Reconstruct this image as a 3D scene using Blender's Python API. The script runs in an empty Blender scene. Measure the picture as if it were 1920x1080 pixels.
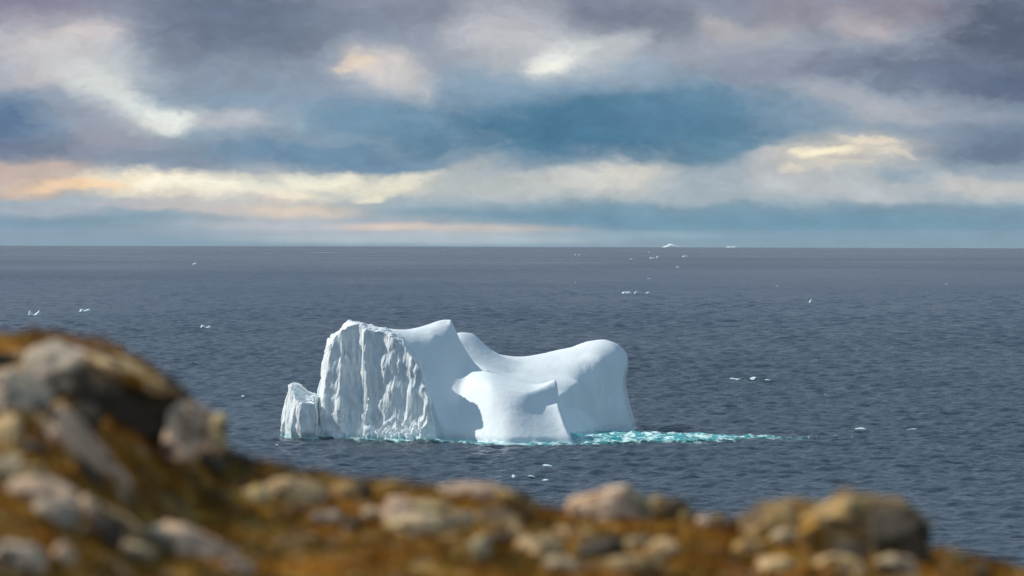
import bpy, math, random
import numpy as np
from mathutils import Matrix, Vector
R = math.radians
scene = bpy.context.scene
COL = scene.collection

# ------------------------------------------------------------------ camera
EYE = 44.0                       # metres above the sea
F_PX = 7200.0                    # 135 mm lens, in pixels of a 1920 wide frame
PITCH, ROLL = R(0.8275), R(0.155)
EARTH = 6371000.0
cam_d = bpy.data.cameras.new('camera'); cam = bpy.data.objects.new('camera', cam_d); COL.objects.link(cam)
CAM_ROT = Matrix.Rotation(math.pi / 2 - PITCH, 3, 'X') @ Matrix.Rotation(ROLL, 3, 'Z')
cam.matrix_world = Matrix.Translation((0, 0, EYE)) @ CAM_ROT.to_4x4()
cam_d.lens = 135; cam_d.sensor_width = 36; cam_d.clip_start = 0.5; cam_d.clip_end = 60000
cam_d.dof.use_dof = True; cam_d.dof.focus_distance = 830.0; cam_d.dof.aperture_fstop = 1.9
scene.camera = cam

# ------------------------------------------------------------------ light
SUN = Vector((-0.77, 0.35, 0.68)).normalized()
sun_d = bpy.data.lights.new('sun', 'SUN'); sun = bpy.data.objects.new('sun', sun_d); COL.objects.link(sun)
sun_d.energy = 4.1; sun_d.angle = R(0.6); sun_d.color = (1.0, 0.95, 0.88)
sun.rotation_euler = SUN.to_track_quat('Z', 'Y').to_euler()
vs = scene.view_settings
vs.view_transform = 'Standard'; vs.look = 'None'; vs.exposure = 0.0; vs.gamma = 1.0; vs.use_curve_mapping = False
cy = scene.cycles
cy.max_bounces = 6; cy.diffuse_bounces = 3; cy.glossy_bounces = 3; cy.transparent_max_bounces = 6
cy.use_denoising = True

# ------------------------------------------------------------------ small node helpers
def lin(c):
    return tuple(((v / 255) / 12.92 if v / 255 <= 0.04045 else ((v / 255 + 0.055) / 1.055) ** 2.4) for v in c) + (1.0,)
class NT:
    def __init__(s, tree):
        s.t = tree; s.n = tree.nodes; s.l = tree.links
        s.n.clear()
    def put(s, sock, v):
        if isinstance(v, bpy.types.NodeSocket): s.l.new(v, sock)
        elif v is not None:
            if sock.type == 'RGBA' and len(v) == 3: v = tuple(v) + (1,)
            sock.default_value = v
    def math(s, op, a, b=None, c=None, clamp=False):
        n = s.n.new('ShaderNodeMath'); n.operation = op; n.use_clamp = clamp
        s.put(n.inputs[0], a); s.put(n.inputs[1], b); s.put(n.inputs[2], c); return n.outputs[0]
    def vmath(s, op, a, b=None, scale=None):
        n = s.n.new('ShaderNodeVectorMath'); n.operation = op
        s.put(n.inputs[0], a); s.put(n.inputs[1], b)
        if scale is not None: s.put(n.inputs['Scale'], scale)
        return n.outputs['Value'] if op in ('DOT_PRODUCT', 'LENGTH') else n.outputs['Vector']
    def mix(s, f, a, b, mode='MIX'):
        n = s.n.new('ShaderNodeMix'); n.data_type = 'RGBA'; n.blend_type = mode
        s.put(n.inputs['Factor'], f); s.put(n.inputs[6], a); s.put(n.inputs[7], b); return n.outputs[2]
    def rng(s, v, a, b, c=0.0, d=1.0, kind='SMOOTHSTEP'):
        n = s.n.new('ShaderNodeMapRange'); n.interpolation_type = kind
        for i, x in enumerate((v, a, b, c, d)): s.put(n.inputs[i], x)
        return n.outputs[0]
    def noise(s, vec, scale, detail=4, rough=0.5, color=False, lac=2.0, dist=0.0):
        n = s.n.new('ShaderNodeTexNoise')
        s.put(n.inputs['Vector'], vec); s.put(n.inputs['Scale'], scale); s.put(n.inputs['Detail'], detail)
        s.put(n.inputs['Roughness'], rough); s.put(n.inputs['Lacunarity'], lac); s.put(n.inputs['Distortion'], dist)
        return n.outputs['Color' if color else 'Fac']
    def mapping(s, vec, loc=(0, 0, 0), rot=(0, 0, 0), scale=(1, 1, 1), kind='POINT'):
        n = s.n.new('ShaderNodeMapping'); n.vector_type = kind
        s.put(n.inputs[0], vec); s.put(n.inputs['Location'], loc); s.put(n.inputs['Rotation'], rot); s.put(n.inputs['Scale'], scale)
        return n.outputs[0]
    def ramp(s, f, stops, interp='LINEAR'):
        n = s.n.new('ShaderNodeValToRGB'); n.color_ramp.interpolation = interp
        e = n.color_ramp.elements
        while len(e) > 1: e.remove(e[-1])
        e[0].position, e[0].color = stops[0]
        for p, c in stops[1:]:
            k = e.new(p); k.color = c
        s.put(n.inputs[0], f); return n.outputs[0]

# ------------------------------------------------------------------ sky
world = bpy.data.worlds.new('World'); scene.world = world; world.use_nodes = True
w = NT(world.node_tree)
tc = w.n.new('ShaderNodeTexCoord').outputs['Generated']
sep = w.n.new('ShaderNodeSeparateXYZ'); w.l.new(tc, sep.inputs[0])
elev = w.math('ARCSINE', sep.outputs[2])
azim = w.math('ARCTAN2', sep.outputs[0], sep.outputs[1])
# direction on the sky in hundredths of the lens angle: x to the right of north, y DOWN from the zenith side
U = w.math('MULTIPLY_ADD', azim, F_PX / 100, 9.60)
V = w.math('MULTIPLY_ADD', elev, -F_PX / 100, 4.36)
comb = w.n.new('ShaderNodeCombineXYZ'); w.l.new(U, comb.inputs[0]); w.l.new(V, comb.inputs[1])
P0 = comb.outputs[0]
stretch = w.mapping(P0, scale=(0.7, 1.25, 1))
n1 = w.noise(stretch, 0.55, 4, 0.55, color=True)
n2 = w.noise(stretch, 1.9, 4, 0.6, color=True)
w1 = w.vmath('SCALE', w.vmath('SUBTRACT', n1, (0.5, 0.5, 0.5)), scale=0.85)
w2 = w.vmath('SCALE', w.vmath('SUBTRACT', n2, (0.5, 0.5, 0.5)), scale=0.45)
n3 = w.noise(stretch, 6.0, 3, 0.55, color=True)
w3 = w.vmath('SCALE', w.vmath('SUBTRACT', n3, (0.5, 0.5, 0.5)), scale=0.07)
warp = w.vmath('MULTIPLY', w.vmath('ADD', w3, w.vmath('ADD', w1, w2)), (1.5, 0.75, 0.0))
# the warp dies out towards the flat layers on the horizon
wfade = w.rng(V, 3.4, 4.6, 1.0, 0.12)
P = w.vmath('ADD', P0, w.vmath('SCALE', warp, scale=wfade))
sepw = w.n.new('ShaderNodeSeparateXYZ'); w.l.new(P, sepw.inputs[0])
VV = w.rng(sepw.outputs[1], -2.0, 5.0, 0.0, 1.0, 'LINEAR')
def vp(v): return (v / 100 + 2.0) / 7.0
col = w.ramp(VV, [(0.0, lin((158, 165, 182))), (vp(0), lin((142, 148, 168))), (vp(110), lin((160, 168, 184))),
                  (vp(220), lin((140, 160, 182))), (vp(300), lin((150, 165, 182))), (vp(350), lin((186, 190, 196))),
                  (vp(385), lin((160, 177, 190))), (vp(410), lin((125, 156, 178))), (vp(462), lin((124, 157, 178)))])
# cloud masses: centre, radii, tilt (degrees), colour, opacity, softness (0 hard .. 1 soft)
BLOBS = [
 (60, 20, 170, 60, 0, (140, 135, 158), .8, 1), (100, 95, 190, 75, 0, (198, 192, 200), .9, 1),
 (140, 75, 110, 30, -10, (216, 203, 205), .7, 1),
 (150, 130, 140, 56, 10, (206, 204, 208), .8, 1), (60, 150, 90, 26, 0, (198, 190, 196), .6, 1), (205, 180, 88, 56, 40, (226, 227, 226), .9, 1),
 (300, 228, 100, 34, -4, (234, 234, 230), .95, .8), (255, 120, 80, 46, 20, (196, 204, 212), .5, 1),
 (10, 238, 120, 66, 0, (92, 120, 156), .9, 1), (60, 285, 190, 38, 0, (116, 126, 152), .75, 1),
 (180, 235, 120, 56, 30, (158, 161, 178), .75, 1), (215, 278, 120, 34, 0, (160, 158, 174), .7, 1),
 (430, 30, 200, 110, 0, (106, 118, 144), .95, 1), (520, 75, 150, 80, 0, (112, 124, 146), .8, 1),
 (350, 60, 110, 110, 0, (118, 128, 152), .6, 1), (660, 55, 130, 60, 0, (126, 138, 160), .7, 1),
 (800, 30, 150, 60, 0, (134, 140, 160), .6, 1), (930, 60, 120, 80, 0, (190, 188, 198), .75, 1),
 (440, 150, 190, 60, 0, (138, 152, 174), .7, 1), (450, 228, 110, 28, -3, (194, 192, 200), .75, .9),
 (490, 195, 160, 26, 0, (134, 162, 186), .6, 1), (600, 185, 150, 55, 0, (146, 160, 184), .7, 1),
 (720, 132, 130, 52, 12, (190, 190, 200), .7, 1), (695, 124, 74, 28, 10, (220, 206, 200), .75, 1), (760, 145, 80, 50, 30, (214, 206, 206), .8, 1), (672, 122, 36, 12, 0, (240, 216, 196), .7, 1), (790, 170, 16, 10, 60, (226, 208, 200), .6, 1),
 (580, 225, 60, 28, 0, (172, 184, 198), .6, 1), (700, 225, 180, 50, 0, (110, 150, 178), .8, 1),
 (340, 300, 260, 32, 0, (134, 149, 171), .85, 1), (620, 296, 260, 34, 2, (106, 142, 172), .9, .8),
 (780, 265, 110, 34, 8, (92, 134, 162), .8, .9),
 (1120, 190, 420, 80, 0, (112, 146, 172), .7, 1), (1170, 240, 400, 88, 0, (82, 130, 160), .97, .85), (1130, 232, 340, 66, 0, (72, 122, 154), .9, 1),
 (1300, 215, 230, 62, 0, (98, 138, 168), .6, 1), (1330, 285, 120, 40, 0, (96, 138, 164), .6, 1),
 (1010, 145, 260, 50, -6, (142, 166, 190), .75, 1), (1150, 130, 120, 40, 0, (158, 172, 192), .6, 1),
 (970, 75, 120, 60, 0, (198, 196, 202), .7, 1), (1070, 98, 150, 52, -12, (208, 207, 210), .7, 1), (1055, 106, 80, 28, -14, (240, 239, 236), .9, 1), (1040, 116, 50, 13, -10, (250, 246, 236), .85, 1),
 (1160, 75, 90, 35, -20, (200, 200, 206), .45, 1),
 (1150, 18, 160, 46, 8, (124, 130, 152), .85, 1), (1260, 45, 70, 40, 0, (124, 130, 150), .6, 1), (1020, 20, 60, 50, 0, (176, 176, 188), .5, 1),
 (1360, 55, 70, 34, 20, (182, 176, 182), .8, 1), (1440, 65, 70, 34, -10, (180, 176, 182), .7, 1), (1330, 95, 160, 30, 0, (166, 166, 182), .5, 1),
 (1500, 25, 120, 40, 0, (150, 142, 158), .7, 1), (1620, 55, 80, 36, 15, (188, 178, 184), .85, 1), (1690, 15, 120, 40, 0, (152, 140, 156), .7, 1),
 (1500, 130, 230, 36, 0, (142, 146, 168), .7, 1), (1900, 70, 190, 150, 0, (94, 104, 128), .97, 1), (1760, 140, 300, 60, 4, (112, 123, 149), .92, 1),
 (1900, 170, 140, 40, 0, (92, 106, 136), .7, 1),
 (1590, 188, 130, 30, 12, (178, 178, 188), .8, .9), (1760, 215, 180, 34, 4, (164, 168, 184), .7, 1), (1660, 215, 100, 30, 0, (182, 182, 190), .6, 1),
 (1510, 220, 110, 40, 0, (140, 158, 180), .6, 1), (1860, 270, 170, 50, 0, (110, 127, 153), .95, 1), (1740, 260, 90, 26, 0, (140, 152, 174), .6, 1),
 (1590, 292, 170, 46, -4, (212, 204, 196), .85, 1), (1550, 290, 120, 34, -4, (224, 210, 196), .6, 1), (1545, 286, 60, 13, -6, (255, 240, 212), .98, 1), (1620, 268, 70, 9, 4, (234, 218, 200), .8, 1), (1670, 290, 60, 8, 8, (226, 212, 198), .7, 1), (1600, 300, 70, 8, 5, (186, 184, 188), .5, 1), (1500, 318, 24, 9, 0, (246, 226, 200), .6, 1),
 (1440, 300, 60, 20, -10, (204, 198, 198), .6, 1), (1460, 335, 110, 24, 0, (200, 198, 202), .6, 1), (1720, 335, 80, 17, 4, (132, 162, 184), .85, 1),
 (1850, 350, 170, 22, 6, (202, 198, 198), .8, 1), (1600, 365, 260, 20, 8, (196, 198, 204), .7, 1), (1900, 320, 90, 18, 0, (150, 166, 184), .6, 1),
 # glow band low on the left
 (60, 330, 180, 34, 0, (206, 180, 170), .85, 1), (40, 360, 180, 22, 0, (214, 184, 166), .8, 1), (290, 350, 190, 30, 2, (248, 232, 208), .95, .8),
 (160, 353, 120, 13, -3, (252, 212, 172), .85, 1), (390, 356, 170, 19, 2, (255, 247, 228), .95, 1), (540, 370, 80, 14, 4, (254, 240, 214), .85, 1), (470, 375, 60, 8, 0, (214, 206, 202), .5, 1), (420, 340, 50, 7, 0, (226, 218, 208), .5, 1), (640, 356, 40, 10, 0, (206, 206, 204), .5, 1), (700, 372, 50, 8, -8, (250, 238, 214), .7, 1),
 (600, 345, 130, 20, -4, (246, 238, 218), .9, 1), (720, 350, 130, 24, -6, (236, 226, 206), .85, .9), (770, 325, 90, 13, -5, (240, 230, 210), .7, 1),
 (470, 385, 260, 34, 2, (228, 214, 204), .55, 1), (560, 400, 140, 16, 0, (232, 208, 188), .85, 1), (350, 392, 170, 14, 3, (206, 194, 194), .7, 1), (90, 400, 160, 20, 0, (176, 180, 194), .8, 1),
 (240, 385, 120, 12, 0, (194, 190, 198), .7, 1), (520, 382, 40, 10, 0, (214, 200, 194), .6, 1), (470, 338, 70, 9, 0, (228, 220, 204), .5, 1),
 (860, 330, 110, 30, -20, (188, 192, 194), .7, 1), (1090, 345, 190, 34, 0, (212, 210, 206), .9, .9), (1190, 330, 90, 20, -8, (216, 208, 200), .7, 1), (950, 350, 110, 28, 0, (190, 194, 196), .7, 1),
 (1330, 345, 110, 34, 0, (160, 176, 190), .7, 1),
 (840, 405, 150, 15, 2, (126, 158, 178), .8, 1), (1250, 400, 460, 24, 0, (118, 153, 176), .85, .8), (1000, 408, 230, 14, 0, (112, 150, 174), .7, 1), (1780, 398, 300, 22, 0, (120, 152, 174), .85, .8),
 (1450, 425, 600, 26, 0, (108, 152, 177), .8, 1),
 (120, 435, 420, 24, 0, (126, 155, 178), .85, .9), (560, 425, 240, 12, 0, (184, 188, 198), .7, 1), (620, 425, 420, 30, 0, (196, 194, 200), .6, 1), (870, 432, 260, 13, 0, (218, 202, 194), .75, 1), (720, 426, 110, 9, 0, (236, 208, 190), .6, 1),
 (800, 448, 420, 14, 0, (184, 196, 206), .85, .9), (1200, 440, 240, 9, 0, (146, 178, 196), .6, 1), 
]
rg = w.noise(w.mapping(P, (1.3, 4.2, 0), scale=(0.75, 1.5, 1)), 2.3, 7, 0.60, dist=0.35)
ragged = w.math('ADD', 1.0, w.math('MULTIPLY', w.math('SUBTRACT', rg, 0.5), w.rng(V, 4.4, 3.6, 0.3, 1.4)))
for (cx, cy_, rx, ry, rot, rgb, op, soft) in BLOBS:
    q = w.mapping(P, (cx / 100, cy_ / 100, 0), (0, 0, R(rot)), (rx * 1.22 / 100, ry * 1.25 / 100, 1), 'TEXTURE')
    g = w.n.new('ShaderNodeTexGradient'); g.gradient_type = 'SPHERICAL'; w.l.new(q, g.inputs[0])
    f = w.rng(w.math('MULTIPLY', g.outputs['Fac'], ragged), 0.0, 0.34 + 0.5 * soft, 0.0, op)
    col = w.mix(f, col, lin(rgb))
# fine cloud texture: soft billows
fine = w.noise(w.mapping(P, scale=(0.8, 1.5, 1)), 1.5, 6, 0.58)
bil = w.noise(w.mapping(P, (3.1, 7.7, 0), scale=(0.9, 1.6, 1)), 3.4, 5, 0.55, dist=0.5)
cloudy = w.rng(V, 4.3, 3.4, 0.25, 1.0)
finem = w.math('MULTIPLY', w.rng(fine, 0.3, 0.7, 0.92, 1.08, 'LINEAR'), w.math('ADD', 1.0, w.math('MULTIPLY', w.math('SUBTRACT', bil, 0.5), w.math('MULTIPLY', cloudy, 0.20))))
cf = w.n.new('ShaderNodeCombineXYZ')
for i in range(3): w.l.new(finem, cf.inputs[i])
col = w.vmath('MULTIPLY', col, cf.outputs[0])
# away from the part of the sky the picture shows: overcast with the same greys
big = w.noise(tc, 2.6, 5, 0.55)
over_low = w.ramp(big, [(0.3, (0.19, 0.255, 0.33, 1)), (0.5, (0.29, 0.365, 0.45, 1)), (0.68, (0.46, 0.53, 0.61, 1))])
over_high = w.ramp(big, [(0.3, (0.12, 0.23, 0.34, 1)), (0.5, (0.19, 0.34, 0.49, 1)), (0.68, (0.36, 0.50, 0.62, 1))])
over = w.mix(w.rng(elev, 0.2, 0.75), over_low, over_high)
fin_h = w.rng(w.math('ABSOLUTE', azim), 0.145, 0.26)
fin_v = w.rng(elev, 0.062, 0.14)
outf = w.math('MAXIMUM', fin_h, fin_v)
hsv = w.n.new('ShaderNodeHueSaturation'); hsv.inputs['Saturation'].default_value = 0.92; w.l.new(col, hsv.inputs['Color']); gm = w.n.new('ShaderNodeGamma'); w.l.new(hsv.outputs[0], gm.inputs[0]); gm.inputs[1].default_value = 1.06; col = w.vmath('MULTIPLY', gm.outputs[0], (0.965, 1.0, 0.98))
col = w.mix(outf, col, over)
sky = w.n.new('ShaderNodeTexSky'); sky.sky_type = 'NISHITA'; sky.sun_disc = False
sky.sun_elevation = math.asin(SUN.z); sky.sun_rotation = math.atan2(SUN.x, SUN.y)
bg1 = w.n.new('ShaderNodeBackground'); w.l.new(sky.outputs[0], bg1.inputs[0]); bg1.inputs[1].default_value = 0.09
bg2 = w.n.new('ShaderNodeBackground'); w.l.new(col, bg2.inputs[0]); bg2.inputs[1].default_value = 1.0
cover = w.math('MULTIPLY_ADD', outf, -0.3, 1.0)
ms = w.n.new('ShaderNodeMixShader'); w.l.new(cover, ms.inputs[0]); w.l.new(bg1.outputs[0], ms.inputs[1]); w.l.new(bg2.outputs[0], ms.inputs[2])
wo = w.n.new('ShaderNodeOutputWorld'); w.l.new(ms.outputs[0], wo.inputs[0])
world.cycles.sampling_method = 'MANUAL'; world.cycles.sample_map_resolution = 512

# ------------------------------------------------------------------ geometry helpers
def ray(u, v):
    d = CAM_ROT @ Vector(((u - 960) / F_PX, -(v - 540) / F_PX, -1.0)); return d / d.y
def P3(u, v, d):                       # the point at distance d north of the eye seen at (u, v)
    r = ray(u, v); return (r.x * d, d, EYE + r.z * d)
def WL(u, v):                          # where that line of sight meets the sea
    r = ray(u, v); a = (r.x ** 2 + 1) / (2 * EARTH); disc = r.z ** 2 - 4 * a * EYE
    if disc < 0: return None
    d = (-r.z - math.sqrt(disc)) / (2 * a); return (r.x * d, d)

_rng = np.random.default_rng(7)
_perm = _rng.permutation(256).astype(np.int32); _perm = np.concatenate([_perm, _perm, _perm[:4]])
_g = _rng.normal(size=(256, 3)); _g /= np.linalg.norm(_g, axis=1)[:, None]
def perlin(x, y, z):
    x, y, z = np.broadcast_arrays(np.asarray(x, float), np.asarray(y, float), np.asarray(z, float))
    xi, yi, zi = np.floor(x).astype(np.int64), np.floor(y).astype(np.int64), np.floor(z).astype(np.int64)
    xf, yf, zf = x - xi, y - yi, z - zi
    f = lambda t: t * t * t * (t * (t * 6 - 15) + 10)
    ux, uy, uz = f(xf), f(yf), f(zf); out = 0
    for dx in (0, 1):
        wx = ux if dx else 1 - ux
        for dy in (0, 1):
            wy = uy if dy else 1 - uy
            for dz in (0, 1):
                wz = uz if dz else 1 - uz
                h = _perm[(_perm[(_perm[(xi + dx) & 255] + yi + dy) & 255] + zi + dz) & 255]
                g = _g[h]
                out = out + wx * wy * wz * (g[..., 0] * (xf - dx) + g[..., 1] * (yf - dy) + g[..., 2] * (zf - dz))
    return out * 1.5
def fbm(x, y, z, octs=4, gain=0.5):
    s, a, f = 0, 1, 1
    for k in range(octs):
        s = s + a * perlin(x * f + 17.3 * k, y * f - 9.1 * k, z * f + 4.7 * k); a *= gain; f *= 2.03
    return s
def chips(x, y, z, seed=0):              # broken planar facets: every cell its own tilted plane
    xi, yi, zi = (np.floor(v).astype(np.int64) for v in (x, y, z))
    best = np.full(x.shape, 1e9); val = np.zeros(x.shape)
    for dx in (-1, 0, 1):
        for dy in (-1, 0, 1):
            for dz in (-1, 0, 1):
                cx, cy2, cz = xi + dx, yi + dy, zi + dz
                h_ = _perm[(_perm[(_perm[(cx + seed) & 255] + cy2) & 255] + cz) & 255]; g = _g[h_]; g2 = _g[(h_ * 7 + 3) & 255]
                px, py, pz = x - cx - .5 - .45 * g[..., 0], y - cy2 - .5 - .45 * g[..., 1], z - cz - .5 - .45 * g[..., 2]
                d2 = px * px + py * py + pz * pz; m = d2 < best
                best = np.where(m, d2, best); val = np.where(m, px * g2[..., 0] + py * g2[..., 1] + pz * g2[..., 2] + 0.5 * g[..., 1], val)
    return val
def blur(a, n=1):
    for _ in range(n):
        for ax in (0, 1):
            p = np.pad(a, [(1, 1) if i == ax else (0, 0) for i in (0, 1)], mode='edge')
            a = (np.take(p, range(0, p.shape[ax] - 2), ax) + 2 * a + np.take(p, range(2, p.shape[ax]), ax)) / 4
    return a
def sstep(a, b, x):
    t = np.clip((x - a) / (b - a), 0, 1); return t * t * (3 - 2 * t)

def mesh_np(name, co, quads, mat=None, smooth=True, attrs=None):
    me = bpy.data.meshes.new(name)
    co = np.asarray(co, np.float32); quads = np.asarray(quads, np.int32); k = quads.shape[1]
    me.vertices.add(len(co)); me.vertices.foreach_set('co', co.ravel())
    me.loops.add(quads.size); me.loops.foreach_set('vertex_index', quads.ravel())
    me.polygons.add(len(quads)); me.polygons.foreach_set('loop_start', np.arange(0, quads.size, k, dtype=np.int32))
    me.polygons.foreach_set('use_smooth', np.full(len(quads), smooth, dtype=bool))
    me.update(calc_edges=True)
    for an, av in (attrs or {}).items():
        a = me.attributes.new(an, 'FLOAT', 'POINT'); a.data.foreach_set('value', np.asarray(av, np.float32).ravel())
    if mat: me.materials.append(mat)
    return me
def grid_quads(nr, nc, keep=None):
    i = np.arange(nr - 1)[:, None] * nc + np.arange(nc - 1)[None]
    q = np.stack([i, i + 1, i + nc + 1, i + nc], -1).reshape(-1, 4)
    return q if keep is None else q[keep.ravel()]
def add(name, me, label=None, cat=None, kind=None, group=None, loc=None):
    o = bpy.data.objects.new(name, me); COL.objects.link(o)
    if label: o['label'] = label
    if cat: o['category'] = cat
    if kind: o['kind'] = kind
    if group: o['group'] = group
    if loc is not None: o.location = loc
    return o
def material(name):
    m = bpy.data.materials.new(name); m.use_nodes = True
    t = NT(m.node_tree); out = t.n.new('ShaderNodeOutputMaterial')
    b = t.n.new('ShaderNodeBsdfPrincipled'); t.l.new(b.outputs[0], out.inputs[0])
    return m, t, b, out

# ------------------------------------------------------------------ sea
def spacing(r):
    return np.where(r < 450, r / 60, r / 1350 * (1 + np.clip(r - 1300, 0, 9000) / 3600))
_wr = np.random.default_rng(21)
WAVES = []
for k in range(64):
    lam = 2.4 * (26 / 2.4) ** (k / 63) * _wr.uniform(.93, 1.07)
    th = R(62) + _wr.normal() * R(38)
    amp = 0.0064 * lam * (1.55 if lam < 5 else 1.55 * (5 / lam) ** 1.05)
    WAVES.append((lam, 2 * math.pi / lam * math.cos(th), 2 * math.pi / lam * math.sin(th), amp, _wr.uniform(0, 6.28)))
def wave_z(x, y, r=None):
    r = np.hypot(x, y) if r is None else r
    sp = spacing(r); z = np.zeros_like(x)
    # the sea is choppier in gusts
    gust = 1.0 + 0.35 * perlin(x / 130, y / 260, 3.3)
    for lam, kx, ky, a, ph in WAVES:
        fade = sstep(2.2, 4.5, lam / sp)
        if fade.max() <= 0: continue
        c = 0.5 + 0.5 * np.cos(kx * x + ky * y + ph)
        z += a * fade * (2 * c ** 1.6 - 0.9)
    return z * gust
rad = [60.0]
while rad[-1] < 42000: rad.append(rad[-1] + float(spacing(np.array(rad[-1]))))
rad = np.array(rad)
az = np.concatenate([np.linspace(-math.pi, -R(10.5), 40)[:-1], np.arange(-R(10.5), R(10.5), 1 / 1300), np.linspace(R(10.5), math.pi, 40)])
RR, AA = np.meshgrid(rad, az, indexing='ij')
X, Y = RR * np.sin(AA), RR * np.cos(AA)
inw = (np.abs(AA) < R(10.6)) & (RR > 300)
Z = -RR ** 2 / (2 * EARTH)
zz = np.zeros_like(Z); zz[inw] = wave_z(X[inw], Y[inw], RR[inw])
edge = 1 - sstep(R(9.5), R(10.5), np.abs(AA))
Z = Z + zz * edge
m_sea, t, b, out = material('sea_water')
geo = t.n.new('ShaderNodeNewGeometry')
pos = geo.outputs['Position']
na = t.noise(t.mapping(pos, scale=(1, .9, 1)), 0.55, 3, 0.6, color=True)
nb = t.noise(pos, 2.4, 2, 0.6, color=True)
nsum = t.vmath('ADD', t.vmath('SCALE', t.vmath('SUBTRACT', na, (.5, .5, .5)), scale=0.75), t.vmath('SCALE', t.vmath('SUBTRACT', nb, (.5, .5, .5)), scale=0.45))
yy = t.n.new('ShaderNodeSeparateXYZ'); t.l.new(pos, yy.inputs[0])
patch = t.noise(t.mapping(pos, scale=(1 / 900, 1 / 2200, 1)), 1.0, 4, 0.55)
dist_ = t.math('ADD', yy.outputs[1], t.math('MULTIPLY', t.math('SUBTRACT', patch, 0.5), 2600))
# cloud-shadow band painted into the base colour, slightly choppier; beyond it the sea lies calmer
ruffle_shade = t.math('MULTIPLY', t.rng(dist_, 900, 2600, 0.0, 1.0), t.rng(dist_, 3000, 7000, 1.0, 0.0))
calm = t.rng(dist_, 4200, 8500, 0.0, 1.0)
tilt = t.math('ADD', t.math('MULTIPLY_ADD', ruffle_shade, 0.15, 1.0), t.math('MULTIPLY', calm, -0.40))
nsum = t.vmath('MULTIPLY', t.vmath('SCALE', nsum, scale=tilt), (1, 1, 0))
nrm = t.vmath('NORMALIZE', t.vmath('ADD', geo.outputs['Normal'], nsum))
t.l.new(nrm, b.inputs['Normal'])
t.put(b.inputs['Base Color'], t.mix(ruffle_shade, t.mix(t.rng(patch, .35, .65), (0.036, 0.056, 0.080), (0.054, 0.074, 0.096)), (0.006, 0.022, 0.060)))
t.put(b.inputs['Roughness'], t.rng(patch, .3, .7, .22, .36))
b.inputs['IOR'].default_value = 1.33
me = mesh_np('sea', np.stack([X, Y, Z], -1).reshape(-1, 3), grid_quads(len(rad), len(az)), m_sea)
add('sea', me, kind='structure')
del X, Y, Z, zz, RR, AA, inw, edge

# ------------------------------------------------------------------ the iceberg
def rbf(pts, c=2.5, s=(1.0, 1.0)):
    p = np.array(pts, float); n = len(p); xy = p[:, :2] / s
    def K(a, b): return np.sqrt(((a[:, None] - b[None]) ** 2).sum(-1) + c * c)
    A = np.zeros((n + 3, n + 3)); A[:n, :n] = K(xy, xy) + np.eye(n) * 0.02
    L = np.c_[np.ones(n), xy]; A[:n, n:] = L; A[n:, :n] = L.T
    wgt = np.linalg.solve(A, np.r_[p[:, 2], 0, 0, 0])
    def f(x, y):
        sh = x.shape; q = np.c_[x.ravel() / s[0], y.ravel() / s[1]]; out = np.empty(len(q))
        for i in range(0, len(q), 40000):
            z = q[i:i + 40000]; out[i:i + 40000] = K(z, xy) @ wgt[:n] + wgt[n] + z @ wgt[n + 1:]
        return out.reshape(sh)
    return f
def poly_dist(poly, x, y):              # signed distance, inside positive
    p = np.array(poly, float); n = len(p); best = np.full(x.shape, 1e9); ins = np.zeros(x.shape, bool)
    for i in range(n):
        a, b = p[i], p[(i + 1) % n]; e = b - a
        t_ = np.clip(((x - a[0]) * e[0] + (y - a[1]) * e[1]) / (e @ e), 0, 1)
        best = np.minimum(best, np.hypot(x - a[0] - t_ * e[0], y - a[1] - t_ * e[1]))
        c = (a[1] > y) != (b[1] > y)
        with np.errstate(divide='ignore', invalid='ignore'):
            xx = (b[0] - a[0]) * (y - a[1]) / (b[1] - a[1]) + a[0]
        ins ^= c & (x < xx)
    return np.where(ins, best, -best)
def XD(u, d): return ((u - 960) / F_PX * d, d)
def smin(a, b, k):
    h = np.clip(0.5 + 0.5 * (b - a) / k, 0, 1); return b + (a - b) * h - k * h * (1 - h)
def smax(a, b, k): return -smin(-a, -b, k)

xs = np.arange(-52, 36, 0.16)
ys = np.concatenate([np.arange(792, 832, 0.10), np.arange(832, 905, 0.28)])
GX, GY = np.meshgrid(xs, ys)
warpx = 0.9 * perlin(GX / 6, GY / 6, 0.5) + 0.35 * perlin(GX / 2.2, GY / 2.2, 5.5)

# A: the fluted left cliff
A_poly = [XD(579, 827), WL(590, 820.5), WL(640, 822), WL(700, 824.5), WL(760, 826.5), WL(798, 828), XD(826, 809), XD(830, 819), XD(790, 835), XD(700, 845), XD(620, 848), XD(588, 846), XD(577, 834)]
fA = rbf([P3(594, 655, 831), P3(603, 641, 831), P3(625, 625, 830), P3(640, 615, 830), P3(648, 604, 830), P3(657, 599, 830), P3(672, 604, 829.5), P3(700, 611, 828), P3(732, 619, 825),
          P3(750, 632, 822), P3(765, 649, 819.5), P3(786, 688, 815), P3(806, 715, 812), P3(827, 737, 809.5), P3(625, 632, 827), P3(660, 608, 826), P3(700, 620, 823), P3(740, 636, 818), P3(765, 660, 815.5),
          XD(655, 846) + (17,), XD(720, 845) + (19,), XD(800, 829) + (13,), XD(600, 845) + (14,), XD(842, 819) + (7,)], 0.8)
gu = GX / GY * F_PX + 960
dA = poly_dist(A_poly, GX, GY)
guw = gu + 10 * perlin(gu / 38, dA * 0.7, 2.5) + 4 * perlin(gu / 14, dA * 1.3, 6.5)
ribs = np.interp(guw, [574, 583, 592, 602, 612, 624, 632, 640, 648, 658, 672, 681, 685, 694, 706, 716, 728, 740, 752, 764, 776, 790, 800, 830],
                 [0.1, .5, -.5, .2, .8, -.3, -.5, .9, -.8, -2.3, -2.9, -2.5, .7, .5, -.6, -.7, .3, .4, -.6, -.3, .9, .3, .0, 0])
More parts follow.
